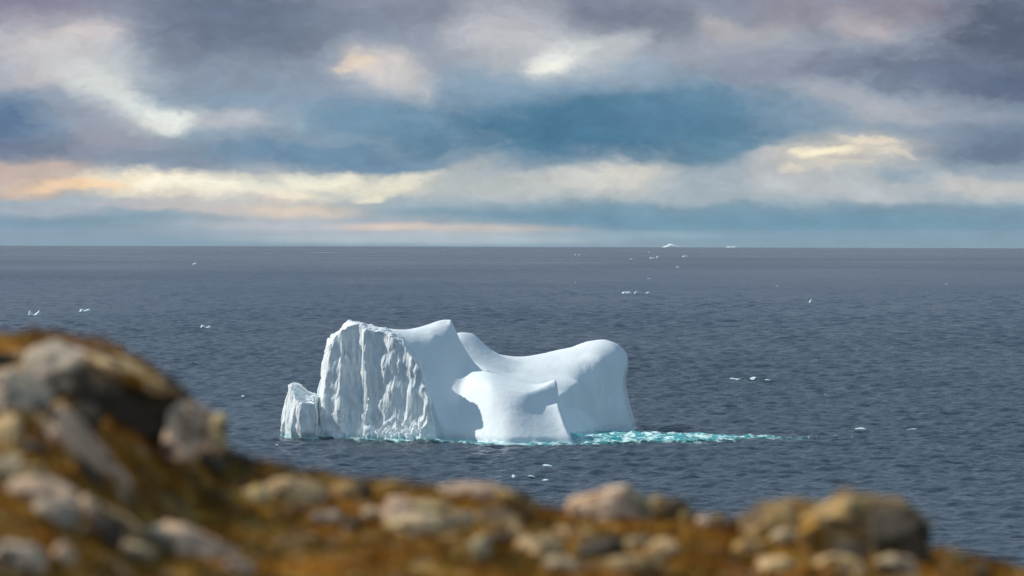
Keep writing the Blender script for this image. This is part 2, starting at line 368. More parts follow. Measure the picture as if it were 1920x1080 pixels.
flute = 0.48 * ribs + 0.18 * perlin(GX / 3.1 + 2 * perlin(dA / 3, GX / 9, 3), GY / 6, 1.7) + 0.15 * perlin(GX / 1.1, GY / 4, 8.1)
dAf = dA + flute * np.clip(dA * .8, 0.1, 1)
steepA = 3.3 * dAf + 0.30 * np.clip(dAf, 0, 9) ** 2 - 1.4
tal = sstep(680, 705, gu) * (1 - sstep(785, 805, gu))
talus = 1.15 * dAf + 5.2 * np.clip(dAf - 3.0 - 0.8 * perlin(GX / 3, GY / 3, 9), 0, None) ** 1.15
lowA = np.maximum(steepA, 1.9 * dAf)
wallA = lowA * (1 - tal) + np.minimum(talus, lowA) * tal + 0.3 * perlin(GX / 1.5, GY / 1.5, 3)
hA = smin(fA(GX, GY) + 0.3 * perlin(GX / 2.5, GY / 2.5, 2) , wallA, 0.7)
# N: the low nub at the left end
N_poly = [XD(526.5, 826), WL(530, 818), WL(545, 821), WL(562, 822), WL(600, 822), XD(606, 834), XD(570, 838), XD(530, 836)]
fN = rbf([P3(529, 736, 825), P3(536, 727, 826), P3(544, 719, 827.5), P3(552, 718, 828.5), P3(562, 720, 829), P3(572, 730, 829), P3(582, 739, 827), P3(598, 744, 826), P3(545, 738, 824), P3(565, 752, 823), P3(580, 755, 823),
          XD(545, 838) + (6,), XD(575, 838) + (6,), XD(600, 836) + (7,)], 0.5)
dN = poly_dist(N_poly, GX, GY) + 0.35 * perlin(GX / 1.6, GY / 3, 4.4)
hN = smin(fN(GX, GY), 5.5 * dN + 1.0 * np.clip(dN, 0, 9) ** 2, 0.5)
# B + C: smooth saddle and the low lobe with its fin
BC_poly = [XD(770, 822), XD(800, 816), XD(830, 812.5), XD(862, 810), XD(885, 807), WL(915, 831.5), WL(950, 833), WL(1020, 834), WL(1079, 833), XD(1084, 812), XD(1078, 836), XD(1000, 846), XD(930, 852), XD(868, 850), XD(855, 845), XD(760, 850), XD(650, 846), XD(640, 832), XD(700, 825)]
fBC = rbf([P3(690, 611, 834), P3(735, 616, 834), P3(768, 618, 835), P3(805, 611, 836), P3(830, 605.5, 837), P3(840, 604, 837.5), P3(848, 602, 838),
           XD(849.5, 841) + (23.8,), XD(830, 843) + (23.2,), XD(853, 838) + (22.4,), XD(856, 842) + (21,),
           P3(730, 628, 829), P3(775, 642, 829.5), P3(812, 634, 831), P3(838, 620, 834), P3(849, 610, 837),
           P3(775, 658, 828), P3(812, 655, 829.5), P3(842, 645, 831.5), P3(858, 640, 834), P3(866, 654, 833.5), P3(880, 674, 832), P3(898, 688, 831),
           P3(790, 690, 826), P3(830, 690, 827), P3(862, 690, 829), P3(812, 725, 822.8), P3(845, 725, 824), P3(872, 712, 826), P3(815, 755, 818.5), P3(842, 750, 820),
           P3(815, 785, 815.5), P3(845, 785, 817), P3(830, 808, 812.5), P3(860, 805, 811),
           XD(910, 830) + (12.5,), XD(940, 828) + (9,), XD(980, 826) + (4,), XD(900, 818) + (7,), XD(900, 810) + (3,), XD(960, 812) + (0,), XD(1040, 820) + (-3,), XD(1040, 800) + (-5,),
           XD(760, 848) + (14,), XD(850, 848) + (17,), XD(876, 844) + (12,), XD(920, 842) + (7,), XD(980, 838) + (3,), XD(1030, 832) + (0,)], 0.3)
dB = poly_dist(BC_poly, GX, GY)
hB = blur(fBC(GX, GY), 2)
# C: the low lobe with its fin, heights tabled from crest to foot
CUK = [770, 810, 845, 880, 920, 960, 1000, 1025, 1040, 1047, 1050.5, 1062, 1079, 1100]
def U_(keys, vals): return np.interp(gu, keys, vals)
yc = blur(U_(CUK, [829, 829, 829, 828, 825.5, 824, 823, 822.5, 822, 821.8, 821, 818, 814, 812]), 20)
yf = U_([770, 830, 885, 950, 1020, 1079], [820, 813, 807.5, WL(950, 833)[1], WL(1020, 834)[1] + 3, WL(1079, 833)[1] + 3])
yf = blur(yf, 250)
tt = (yc - GY) / (yc - yf); tc_ = np.clip(tt, 0, 1)
zc = blur(U_([770, 810, 845, 880, 905, 920, 960, 1000, 1020, 1034, 1043, 1050, 1100], [-2, -1, 8, 13.8, 14.3, 14.0, 12.6, 11.6, 11.7, 12.3, 12.7, 12.6, 12.6]), 25)
lean_ = U_([845, 880, 920, 1100], [.62, .45, .33, .33])
drop_ = U_([895, 940, 980, 1010, 1040, 1100], [0, .1, .7, 2.0, 3.6, 3.8]); ts_ = U_([895, 940, 980, 1010, 1040, 1060], [.95, .82, .54, .30, .08, .04])
f0_ = U_([800, 845, 880, 920, 960, 1010, 1100], [.05, .08, .28, .46, .44, .42, .40])
lean_, drop_, ts_, f0_ = (blur(v_, 30) for v_ in (lean_, drop_, ts_, f0_))
hC = zc * (1 - lean_ * tc_) - drop_ * sstep(-.07, .22, tc_ - ts_)
hC = hC * (1 - np.clip((tc_ - f0_) / (1 - f0_), 0, 1) ** 1.5)
hC = smin(hC, U_([1040, 1046, 1048, 1051, 1056, 1062, 1070, 1079, 1090], [25, 13.5, 8.6, 6.6, 5.0, 3.2, 1.5, -.2, -2]), 0.4)
hC = np.where(tt < 0, hC - 0.07 * (GY - yc) ** 2 - 0.22 * (GY - yc), hC)
hC = np.where(tt > 1.12, -3, hC)
hC = blur(np.clip(hC, -4, 30), 7)
hBC = smax(hB, hC, 2.2)
hBC = smin(hBC, 1.9 * dB + 0.28 * np.clip(dB, 0, 9) ** 3, 1.2)
# D: the broad lobe behind, E: its low toe
D_poly = [XD(815, 850), XD(900, 842), XD(1000, 838), XD(1045, 834), XD(1066, 838), XD(1090, 845), XD(1120, 849), WL(1145, 809), WL(1189, 808), XD(1197, 866), XD(1186, 884), XD(1110, 892), XD(980, 888), XD(880, 884), XD(830, 880), XD(815, 865)]
fD = rbf([P3(835, 640, 858), P3(848, 631, 858), P3(856, 624.5, 859), P3(864, 622.5, 860), P3(876, 623.5, 860), P3(886, 625.5, 861), P3(895, 632, 861), P3(905, 645, 862), P3(920, 658, 863), XD(870, 866) + (20,), XD(850, 864) + (19,), P3(940, 665, 864), P3(975, 668.5, 866), P3(1010, 664, 868), P3(1050, 655, 869), P3(1075, 650, 869), P3(1100, 641, 869), P3(1128, 637, 868), P3(1145, 642, 866), P3(1160, 652, 866), P3(1168, 664, 866),
          P3(856, 640, 853.5), P3(868, 655, 851.5), P3(885, 675, 848), P3(880, 650, 854), P3(920, 690, 847), P3(960, 700, 850), P3(1000, 705, 850), P3(1045, 715, 848),
          P3(925, 670, 855), P3(980, 685, 858), P3(1050, 675, 860), P3(1050, 700, 853), P3(1090, 665, 861), P3(1090, 690, 855.5), P3(1120, 660, 861), P3(1125, 680, 857.5),
          P3(1150, 660, 862), P3(1150, 690, 859.5), P3(1120, 715, 854.5), P3(1085, 720, 848.5), P3(1055, 735, 843), P3(1068, 745, 841.5), P3(1062, 762, 837), P3(1082, 755, 843), P3(1110, 750, 850.5), P3(1140, 740, 855), P3(1165, 740, 857), P3(1120, 780, 851), P3(1160, 790, 852.5),
          XD(1100, 885) + (13,), XD(1000, 884) + (10,), XD(900, 880) + (12,), XD(870, 875) + (15,), XD(1170, 880) + (12,)], 0.4)
dD = poly_dist(D_poly, GX, GY)
hD = smin(blur(fD(GX, GY), 7), 2.2 * dD + 0.30 * np.clip(dD, 0, 9) ** 3, 3.0)
E_poly = [XD(1020, 836), WL(1056, 820), WL(1100, 816), WL(1137, 811), XD(1125, 853), XD(1080, 856), XD(1020, 850)]
fE = rbf([P3(1030, 764, 840), P3(1052, 765, 840), P3(1070, 767, 841), P3(1090, 774, 842), P3(1110, 788, 843.5), P3(1130, 804, 845.5), P3(1080, 785, 838.5), P3(1060, 780, 837.5), P3(1100, 797, 841), P3(1070, 800, 835.5), XD(1080, 850) + (4,)], 1.0)
dE = poly_dist(E_poly, GX, GY)
hE = smin(fE(GX, GY), 1.5 * dE + 0.2 * np.clip(dE, 0, 9) ** 2, 0.6)

h = smax(hBC, smax(hD, hE, 0.25), 0.8)
cliff_w = sstep(-0.3, 0.8, np.maximum(hA, hN) - h)
h = smax(h, smax(hA, hN, 0.4), 0.35)
h = np.maximum(h, -2.0)
co = np.stack([GX, GY, h], -1)
co[..., 2] += 0.0
# undercut: the top of the far lobe leans out over its foot
lean = sstep(14, 27, GX) * sstep(846, 852, GY) * sstep(2, 16, h)
co[..., 0] += (0.9 * sstep(9, 15, h) - 0.5 * sstep(3, 8, h) * (1 - sstep(9, 15, h))) * lean
# surface relief along the normals
def grid_normals(c):
    du = np.gradient(c, axis=1); dv = np.gradient(c, axis=0); n_ = np.cross(du, dv); return n_ / np.maximum(np.linalg.norm(n_, axis=-1, keepdims=True), 1e-9)
nn = grid_normals(co)
x_, y_, z_ = co[..., 0], co[..., 1], co[..., 2]
steep = 1 - np.clip(nn[..., 2], 0, 1)
ridged = 1 - 2 * np.abs(perlin(x_ / 2.6 + 0.3 * perlin(z_ / 3, x_ / 3, 1), y_ / 3.2, z_ / 8.5))
scallop = 1 - 2 * np.abs(perlin(x_ / 1.3, y_ / 1.3, z_ / 2.6))
rough = fbm(x_ / 1.0, y_ / 1.0, z_ / 1.6, 4, .55)
blocky = perlin(x_ / 3.4 + 7, y_ / 3.4, z_ / 4.2)
rub_u = x_ / y_ * F_PX + 960
base_rub = (1 - sstep(1.5, 7.5, z_)) * (0.25 + 0.75 * sstep(685, 715, rub_u) * (1 - sstep(800, 820, rub_u))) * (0.9 * blur(chips(x_ / 1.5, y_ / 1.5, z_ / 1.5, 3)) + 0.45 * rough)
dispA = 0.10 * ridged * steep + 0.06 * scallop + 0.18 * rough + 0.5 * blocky * steep + 0.85 * blur(chips(x_ / 3.9, y_ / 3.9, z_ / 4.2)) * (0.2 + steep) + 0.36 * chips(x_ / 1.9, y_ / 1.9, z_ / 2.4, 9) + 0.20 * chips(x_ / .85, y_ / .85, z_ / 1.1, 4)
dispS = 0.14 * perlin(x_ / 6, y_ / 6, z_ / 6) + 0.025 * fbm(x_ / 1.4, y_ / 1.4, z_ / 1.4, 3)
fold = sstep(0.1, 0.6, perlin(x_ / 9, y_ / 6, 0.2)) * sstep(8, 16, x_)
dispS = dispS + 0.07 * fold * rough * 2
disp = cliff_w * (dispA * 0.58 + base_rub) + (1 - cliff_w) * dispS
disp = disp - 0.55 * np.exp(-((z_ - 0.5) / 0.55) ** 2) * (0.7 + 0.6 * perlin(x_ / 3, y_ / 3, 1))
disp *= sstep(-1.9, -0.5, z_)
co = co + nn * disp[..., None]
keep = (h > -1.95); kq = keep[:-1, :-1] | keep[1:, :-1] | keep[:-1, 1:] | keep[1:, 1:]
q = grid_quads(GX.shape[0], GX.shape[1], kq)
used, inv = np.unique(q, return_inverse=True)
m_ice, t, b, out = material('glacier_ice')
at = t.n.new('ShaderNodeAttribute'); at.attribute_name = 'cliff'
geo = t.n.new('ShaderNodeNewGeometry'); pos = geo.outputs['Position']
blue = t.rng(t.noise(t.mapping(pos, scale=(1, .6, .35)), 0.35, 4, .55), .45, .7)
snow = t.mix(t.math('MULTIPLY', blue, 0.35), (0.80, 0.86, 0.88), (0.70, 0.80, 0.85))
ice = t.mix(t.math('MULTIPLY', blue, 0.8), (0.86, 0.90, 0.91), (0.66, 0.80, 0.85))
sz = t.n.new('ShaderNodeSeparateXYZ'); t.l.new(pos, sz.inputs[0])
wet = t.rng(t.math('ADD', sz.outputs[2], t.math('MULTIPLY', t.noise(pos, .7, 4, .6), 1.6)), 1.0, 1.9, 1.0, 0.0)
veins = t.rng(t.noise(t.mapping(pos, (3, 9, 4), (0.3, 0.5, 0.2), (.5, .5, 1.6)), 0.5, 4, .5, dist=1.2), .485, .50)
veins = t.math('MULTIPLY', veins, t.rng(t.noise(t.mapping(pos, (3, 9, 4), (0.3, 0.5, 0.2), (.5, .5, 1.6)), 0.5, 4, .5, dist=1.2), .515, .50))
bc = t.mix(at.outputs['Fac'], snow, ice)
bc = t.mix(t.math('MULTIPLY', veins, 0.22), bc, (0.45, 0.68, 0.76))
bc = t.mix(t.math('MULTIPLY', wet, 0.75), bc, (0.42, 0.66, 0.70))
t.put(b.inputs['Base Color'], bc)
t.put(b.inputs['Roughness'], t.math('SUBTRACT', t.math('MULTIPLY_ADD', at.outputs['Fac'], -0.2, 0.7), t.math('MULTIPLY', wet, 0.3)))
b.inputs['IOR'].default_value = 1.31
bh = t.noise(t.mapping(pos, scale=(1, 1, .6)), 2.2, 5, .6)
bp = t.n.new('ShaderNodeBump'); t.put(bp.inputs['Height'], bh)
t.put(bp.inputs['Strength'], t.math('MULTIPLY_ADD', at.outputs['Fac'], 0.45, 0.05)); bp.inputs['Distance'].default_value = 0.25
t.l.new(bp.outputs[0], b.inputs['Normal'])
me = mesh_np('iceberg', co.reshape(-1, 3)[used], inv.reshape(-1, 4), m_ice, attrs={'cliff': cliff_w.ravel()[used]})
add('iceberg', me, 'huge white iceberg with a fluted cliff and two smooth humps standing in the sea', 'iceberg')

# ------------------------------------------------------------------ broken water beside the iceberg, whitecaps
def foam_sheet(name, x0, x1, y0, y1, step, mat, chop, mask, **kw):
    gx, gy = np.meshgrid(np.arange(x0, x1, step), np.arange(y0, y1, step * 1.4))
    r_ = np.hypot(gx, gy)
    z = -r_ ** 2 / (2 * EARTH) + wave_z(gx, gy, r_)
    mk = mask(gx, gy)
    z = z + 0.10 + chop * sstep(0, .5, mk) * (0.5 + 0.9 * np.abs(perlin(gx / 2.4, gy / 3.2, 2)) + 0.35 * perlin(gx / .9, gy / .9, 5))
    kv = mk > 0.0
    kq = kv[:-1, :-1] | kv[1:, 1:]
    qd = grid_quads(gx.shape[0], gx.shape[1], kq); us, iv = np.unique(qd, return_inverse=True)
    me_ = mesh_np(name, np.stack([gx, gy, z], -1).reshape(-1, 3)[us], iv.reshape(-1, 4), mat, attrs={'mask': mk.ravel()[us]})
    return add(name, me_, **kw)
def foam_material(name, teal, white_bias, edge_a, edge_b, fs=0.34):
    m, t, b, out = material(name)
    at = t.n.new('ShaderNodeAttribute'); at.attribute_name = 'mask'
    pos = t.n.new('ShaderNodeNewGeometry').outputs['Position']
    n = t.noise(t.mapping(pos, scale=(.8, .4, 1)), fs, 6, .66)
    lac_ = t.noise(t.mapping(pos, scale=(1, .6, 1)), 1.5, 4, .6)
    foam = t.rng(t.math('ADD', n, t.math('MULTIPLY', lac_, 0.35)), white_bias, white_bias + 0.17)
    c = t.mix(t.rng(lac_, .35, .65), teal[0], teal[1])
    t.put(b.inputs['Base Color'], t.mix(foam, c, (0.66, 0.84, 0.83)))
    t.put(b.inputs['Roughness'], t.math('MULTIPLY_ADD', foam, 0.5, 0.3)); b.inputs['IOR'].default_value = 1.33
    al = t.rng(t.math('ADD', at.outputs['Fac'], t.math('MULTIPLY', t.math('SUBTRACT', n, 0.5), 1.3)), edge_a, edge_b)
    tr = t.n.new('ShaderNodeBsdfTransparent'); mx = t.n.new('ShaderNodeMixShader')
    t.l.new(al, mx.inputs[0]); t.l.new(tr.outputs[0], mx.inputs[1]); t.l.new(b.outputs[0], mx.inputs[2]); t.l.new(mx.outputs[0], out.inputs[0])
    return m
m_churn = foam_material('churned_water', ((0.02, 0.29, 0.33), (0.12, 0.47, 0.48)), 0.62, 0.06, 0.70, 0.55)
m_cap = foam_material('whitecap_foam', ((0.35, 0.45, 0.50), (0.5, 0.6, 0.62)), 0.50, 0.34, 0.72, 1.8)
def churn_mask(x, y):
    u_ = 960 + F_PX * x / y
    # the tail widens near the ice and thins to the right
    mid = np.interp(u_, [1040, 1100, 1200, 1300, 1400, 1470, 1560, 1700], [824, 824, 824, 824, 825, 827, 830, 832])
    wid = np.interp(u_, [1040, 1100, 1200, 1300, 1400, 1470, 1560, 1700], [27, 27, 25, 20, 13, 7, 3, 0.5])
    fade = np.interp(u_, [1040, 1290, 1400, 1480, 1600], [1, 1, .7, .45, 0])
    tail = np.clip((1 - np.abs(y - mid) / wid) * np.interp(u_, [1080, 1250, 1420], [2.2, 1.5, 1.0]), -1, 1) * fade * (u_ > 1035)
    front = 0.62 * (1 - np.abs(y - np.interp(u_, [540, 600, 660, 700, 780, 830, 885, 950, 1020, 1080, 1110], [822, 820, 815, 812.5, 808.5, 805, 802, 799, 797.5, 798.5, 806])) / np.interp(u_, [540, 650, 760, 860, 1000, 1120], [2.2, 3.5, 5, 5, 4, 5]))
    front = np.where((u_ > 535) & (u_ < 1120), front, -1)
    return np.clip(np.maximum(tail, front), -1, 1)
foam_sheet('foam', -36, 88, 788, 852, 0.30, m_churn, 0.40, churn_mask, kind='stuff', label='turquoise churned water and white foam streaming off the iceberg')
capr = random.Random(5)
caps = [(1383, 710, 26), (1412, 711, 9), (1438, 712, 12), (1548, 743, 7), (995, 895, 13), (1022, 897, 15), (963, 895, 7), (1026, 872, 14), 
        (1612, 803, 16), (1710, 804, 16), 
        (520, 836, 6), (456, 746, 6), (1240, 700, 5), (605, 474, 60), (505, 475, 26), (1217, 523, 8), (1079, 530, 3)]
gxs, gys, gms, gqs, off = [], [], [], [], 0
for (u_, v_, wpx) in caps:
    cxy = WL(u_, v_); d_ = cxy[1]; half = wpx / F_PX * d_ * 0.95; dep = max(half * 0.30, 1.6)
    a_, b_ = np.meshgrid(np.linspace(-1, 1, 15), np.linspace(-1, 1, 7))
    px_, py_ = cxy[0] + a_ * half, cxy[1] + b_ * dep
    r_ = np.hypot(px_, py_); mk = 1 - np.hypot(a_, b_) ** 1.5
    zz_ = -r_ ** 2 / (2 * EARTH) + wave_z(px_, py_, r_) + 0.12 + 0.45 * np.clip(mk, 0, 1)
    gxs.append(np.stack([px_, py_, zz_], -1).reshape(-1, 3)); gms.append(mk.ravel()); gqs.append(grid_quads(7, 15) + off); off += 105
me = mesh_np('whitecaps', np.concatenate(gxs), np.concatenate(gqs), m_cap, attrs={'mask': np.concatenate(gms) + 0.05})
add('whitecaps', me, kind='stuff', label='scattered small white wave crests breaking on the open sea')

# ------------------------------------------------------------------ loose bits of floating ice
ROW = 'bits of ice drifting on the open sea'
m_bit, t, b, out = material('drift_ice')
t.put(b.inputs['Base Color'], t.mix(t.noise(t.n.new('ShaderNodeTexCoord').outputs['Object'], .6, 3), (0.80, 0.86, 0.88), (0.66, 0.80, 0.84)))
b.inputs['Roughness'].default_value = 0.6
def ice_bit(name, label, u, v, wpx, prof, cat='ice floe', depth=None, drop=0.0, dist=None, group=ROW):
    if dist: x0, d = XD(u, dist)
    else: x0, d = WL(u, v)
    z0 = -(x0 * x0 + d * d) / (2 * EARTH) - drop
    W = wpx / F_PX * d; k = F_PX / d
    n_s, n_t = 49, 21
    s_ = np.linspace(-1, 1, n_s); hts = np.interp(s_, np.linspace(-1, 1, len(prof)), prof) / k
    cap = np.sqrt(np.clip(1 - s_ ** 8, 0, 1))
    th = np.linspace(0, math.pi, n_t)
    S, T = np.meshgrid(s_, th, indexing='ij')
    Hh = (hts * cap)[:, None]
    D = (depth or W * 0.30) * np.sqrt(np.clip(1 - S ** 4, 0, 1))
    x = S * W / 2; y = -np.cos(T) * D; z = np.sin(T) ** 0.8 * Hh
    sc = max(W / 7, 0.5)
    dn = 0.16 * sc * fbm((x + u) / sc, y / sc, z / sc, 4, .6)
    x = x + dn * 0.6; y = y + dn; z = z * (1 + 0.25 * perlin((x + u) / sc / 1.3, y / sc / 1.3, 2.0)) - 0.4
    o = add(name, mesh_np(name, np.stack([x, y, z], -1).reshape(-1, 3), grid_quads(n_s, n_t), m_bit), label, cat, group=group, loc=(x0, d, z0))
    return o
ice_bit('ice_floe', 'white drift ice with two upturned ends, above the grassy hilltop', 65, 592, 25, [6, 11, 6, 4, 5, 8, 12, 4])
ice_bit('ice_floe', 'flat white drift ice right of the two-horned piece', 160, 584, 23, [4, 6, 4, 5, 6, 5])
ice_bit('ice_floe', 'drift ice with a lump and a thin tail, nearest the iceberg on its left', 386, 614, 22, [3, 6, 6, 2, 3, 5, 4])
ice_bit('ice_floe', 'small pale floe alone in the far left water near the horizon', 366, 496.5, 10, [2, 4, 4, 2])
ice_bit('ice_floe', 'tiny white speck of ice just above the left hill slope', 207, 637, 5, [2, 3, 2])
ice_bit('ice_floe', 'long low floe, left one of the row of three', 1175, 550.5, 19, [3, 4.5, 4, 4.5, 3])
ice_bit('ice_floe', 'small peaked floe in the middle of the row of three', 1193, 550.5, 9, [2, 5, 5, 3])
ice_bit('ice_floe', 'small peaked floe at the right end of the row of three', 1216, 551, 11, [2, 4, 5, 3, 2])
ice_bit('ice_floe', 'single white cone of ice alone in the right-hand water', 1521, 567.5, 10, [2, 4, 8.5, 4, 2])
ice_bit('ice_floe', 'tiny pale floe farthest left of those below the distant iceberg', 1079, 479, 5, [1.5, 4, 2])
ice_bit('ice_floe', 'tiny pale floe next to the leftmost one below the horizon', 1087, 479, 5, [1.5, 3, 2])
ice_bit('ice_floe', 'pale floe with a small hump below the distant iceberg', 1223, 485, 10, [2, 3, 2, 3])
ice_bit('ice_floe', 'brighter rounded floe touching the humped one below the distant iceberg', 1234, 484, 8, [2, 4.5, 4, 2])
ice_bit('ice_floe', 'thin pale floe right of the pair below the distant iceberg', 1285, 482, 11, [2, 3, 3, 2])
ice_bit('ice_floe', 'small faint floe below the thin pale one right of the distant iceberg', 1271, 502, 7, [1.5, 3, 2])
ice_bit('ice_floe', 'faint speck of ice left of the pair below the distant iceberg', 1184, 486.5, 6, [1.5, 2, 1.5])
ice_bit('ice_floe', 'faint speck of ice just under the distant iceberg', 1217, 474, 4, [1.5, 2, 1.5])
ice_bit('ice_floe', 'faint speck of ice far out in the upper right water', 1775, 533, 5, [1.5, 2.5, 1.5])
ice_bit('ice_floe', 'tiny speck of ice left of the single white cone', 1457, 536, 4, [1, 2, 1])
ice_bit('distant_iceberg', 'pale ridged iceberg standing on the horizon', 1258, 0, 34, [1.2, 2.2, 4.2, 6.8, 6.0, 4.2, 2.6, 1.4], 'iceberg', depth=60, dist=25500, group=None)
ice_bit('distant_iceberg', 'very low sliver of iceberg on the horizon', 1372, 0, 22, [1.0, 1.9, 1.6, 1.9, 1.0], 'iceberg', depth=40, dist=25500, group=None)

# ------------------------------------------------------------------ the near hillside
SIL = [(-900, 700), (-400, 655), (-200, 640), (0, 630), (60, 624), (120, 632), (160, 640), (210, 655), (280, 692), (330, 738), (380, 800), (430, 858), (480, 872), (560, 890), (640, 899), (720, 906), (800, 916),
       (860, 922), (900, 928), (945, 934), (1000, 955), (1060, 968), (1120, 968), (1200, 966), (1280, 970), (1330, 975), (1400, 992), (1500, 990), (1580, 975), (1650, 978), (1700, 1000), (1735, 1034), (1765, 1032), (1800, 1040), (1860, 1050), (1920, 1068), (2100, 1100), (2600, 1160)]
DR = 20.0
_sx = np.array([(u - 960) / F_PX * DR for u, v in SIL]); _sz = np.array([P3(u, v, DR)[2] - EYE for u, v in SIL])
def ground(x, y):
    x = np.asarray(x, float); y = np.asarray(y, float)
    zr = np.interp(x, _sx, _sz)
    zr = np.where(x < _sx[0], _sz[0] - (_sx[0] - x) * 0.05, np.where(x > _sx[-1], _sz[-1] - (x - _sx[-1]) * 0.03, zr))
    t_ = np.clip((y - 7.0) / (DR - 7.0), 0, 1)
    z = -1.72 + (zr + 1.72) * t_ ** 1.25
    over_ = np.clip(y - DR, 0, None)
    z = z - 0.16 * np.clip(over_, 0, 2) ** 2 - 0.75 * np.clip(over_ - 2, 0, None)
    z = z - 0.012 * np.clip(np.abs(x) - 12, 0, None) ** 1.5
    damp = 1 - 0.6 * np.exp(-((y - DR) / 1.2) ** 2)
    z = z + (0.07 * perlin(x / 0.8, y / 1.6, 0.3) + 0.035 * fbm(x / 0.3, y / 0.35, 4, 3)) * damp
    return EYE + z
gx1 = np.concatenate([np.linspace(-90, -4.2, 60)[:-1], np.arange(-4.2, 4.2, 0.03), np.linspace(4.2, 90, 60)])
gy1 = np.concatenate([np.linspace(-200, 6, 60)[:-1], np.arange(6, 23, 0.045), np.linspace(23, 105, 70)])
TX, TY = np.meshgrid(gx1, gy1)
TZ = ground(TX, TY)
m_gr, t, b, out = material('tundra')
pos = t.n.new('ShaderNodeNewGeometry').outputs['Position']
def heath_color(t, pos):
    a = t.noise(pos, 1.7, 5, .6); c2 = t.noise(t.mapping(pos, (5, 3, 2), scale=(1, .7, 1)), 4.2, 4, .6); c3 = t.noise(t.mapping(pos, (1, 8, 2)), 11, 3, .6)
    c = t.ramp(a, [(0.32, (0.075, 0.050, 0.010, 1)), (0.43, (0.15, 0.080, 0.010, 1)), (0.50, (0.24, 0.100, 0.010, 1)), (0.57, (0.28, 0.105, 0.008, 1)), (0.66, (0.32, 0.165, 0.018, 1))])
    c = t.mix(t.rng(c2, .50, .66), c, (0.43, 0.25, 0.050))
    c = t.mix(t.rng(c2, .47, .34), c, (0.10, 0.042, 0.010))
    c = t.mix(t.rng(c3, .58, .70, 0, .8), c, (0.52, 0.38, 0.20))
    c = t.mix(t.rng(t.noise(t.mapping(pos, (7, 2, 5), scale=(1, .6, 1)), 6.5, 4, .6), .58, .68, 0, .75), c, (0.42, 0.30, 0.22))
    return c
t.put(b.inputs['Base Color'], heath_color(t, pos)); b.inputs['Roughness'].default_value = 0.95; b.inputs['Specular IOR Level'].default_value = 0.05
bp = t.n.new('ShaderNodeBump'); t.put(bp.inputs['Height'], t.noise(pos, 22, 4, .65)); bp.inputs['Strength'].default_value = 0.9; bp.inputs['Distance'].default_value = 0.03
t.l.new(bp.outputs[0], b.inputs['Normal'])
add('hillside', mesh_np('hillside', np.stack([TX, TY, TZ], -1).reshape(-1, 3), grid_quads(*TX.shape), m_gr), kind='structure')
# low heath: thousands of short leaning blades
m_he, t, b, out = material('heath_leaves')
geo = t.n.new('ShaderNodeNewGeometry')
hc = heath_color(t, geo.outputs['Position'])
hs = t.n.new('ShaderNodeHueSaturation'); t.put(hs.inputs['Color'], hc); t.put(hs.inputs['Value'], t.rng(geo.outputs['Random Per Island'], 0, 1, 0.6, 1.3, 'LINEAR'))
t.l.new(hs.outputs[0], b.inputs['Base Color']); b.inputs['Roughness'].default_value = 0.9; b.inputs['Specular IOR Level'].default_value = 0.05
hr = np.random.default_rng(11); NB = 70000
hy = 8.5 + 12.6 * hr.random(NB) ** 0.8; hx = (hr.random(NB) * 2 - 1) * (0.16 * hy + 0.3)
keepb = perlin(hx / 0.35, hy / 0.5, 7) + 0.5 * hr.random(NB) > -0.12
hx, hy = hx[keepb], hy[keepb]; nb_ = len(hx); hz = ground(hx, hy) - 0.004
L_ = hr.uniform(.012, .045, nb_) * (1 + 1.0 * (hr.random(nb_) > .93)) * (1 + 0.7 * perlin(hx / .6, hy / .6, 1)); wd_ = hr.uniform(.004, .010, nb_); an = hr.uniform(0, 6.283, nb_); ln = hr.uniform(0.1, 0.9, nb_); an2 = hr.uniform(0, 6.283, nb_)
b0 = np.stack([hx - wd_ * np.cos(an), hy - wd_ * np.sin(an), hz], -1); b1 = np.stack([hx + wd_ * np.cos(an), hy + wd_ * np.sin(an), hz], -1)
tp = np.stack([hx + L_ * ln * np.cos(an2), hy + L_ * ln * np.sin(an2), hz + L_], -1)
add('heath', mesh_np('heath', np.stack([b0, b1, tp], 1).reshape(-1, 3), np.arange(nb_ * 3).reshape(-1, 3), m_he, smooth=False), kind='stuff', label='rust and ochre low heath covering the near hillside')

# ------------------------------------------------------------------ boulders
def rock_mat(name, base, second, dark, lichen, lam=0.5, moss=0.59):
    m, t, b, out = material(name)
    tc_ = t.n.new('ShaderNodeTexCoord').outputs['Object']
    oi = t.n.new('ShaderNodeObjectInfo')
    p_ = t.vmath('ADD', tc_, t.vmath('SCALE', (13.7, 5.1, 8.3), scale=oi.outputs['Random']))
    c = t.mix(t.rng(t.noise(p_, 4.5, 5, .6), .40, .62), base, second)
    c = t.mix(t.rng(t.noise(t.mapping(p_, (3, 1, 7)), 6.5, 5, .62), .52, .66), c, dark)
    c = t.mix(t.rng(t.noise(t.mapping(p_, (9, 4, 2)), 9, 4, .6), 1 - lam, 1.12 - lam), c, lichen)
    wp_ = t.n.new('ShaderNodeNewGeometry').outputs['Position']
    c = t.mix(t.rng(t.noise(t.mapping(wp_, (2, 6, 1)), 5.5, 4, .6), .56, .62), c, (0.10, 0.075, 0.06))
    c = t.mix(t.rng(t.noise(t.mapping(wp_, (4, 1, 9)), 3.6, 5, .65), moss, moss + .05), c, heath_color(t, wp_))
    t.put(b.inputs['Base Color'], c); b.inputs['Roughness'].default_value = 0.92; b.inputs['Specular IOR Level'].default_value = 0.1
    bp = t.n.new('ShaderNodeBump'); t.put(bp.inputs['Height'], t.noise(p_, 26, 5, .65)); bp.inputs['Strength'].default_value = 0.7; bp.inputs['Distance'].default_value = 0.02
    t.l.new(bp.outputs[0], b.inputs['Normal'])
    return m
OCH = (0.62, 0.44, 0.17)
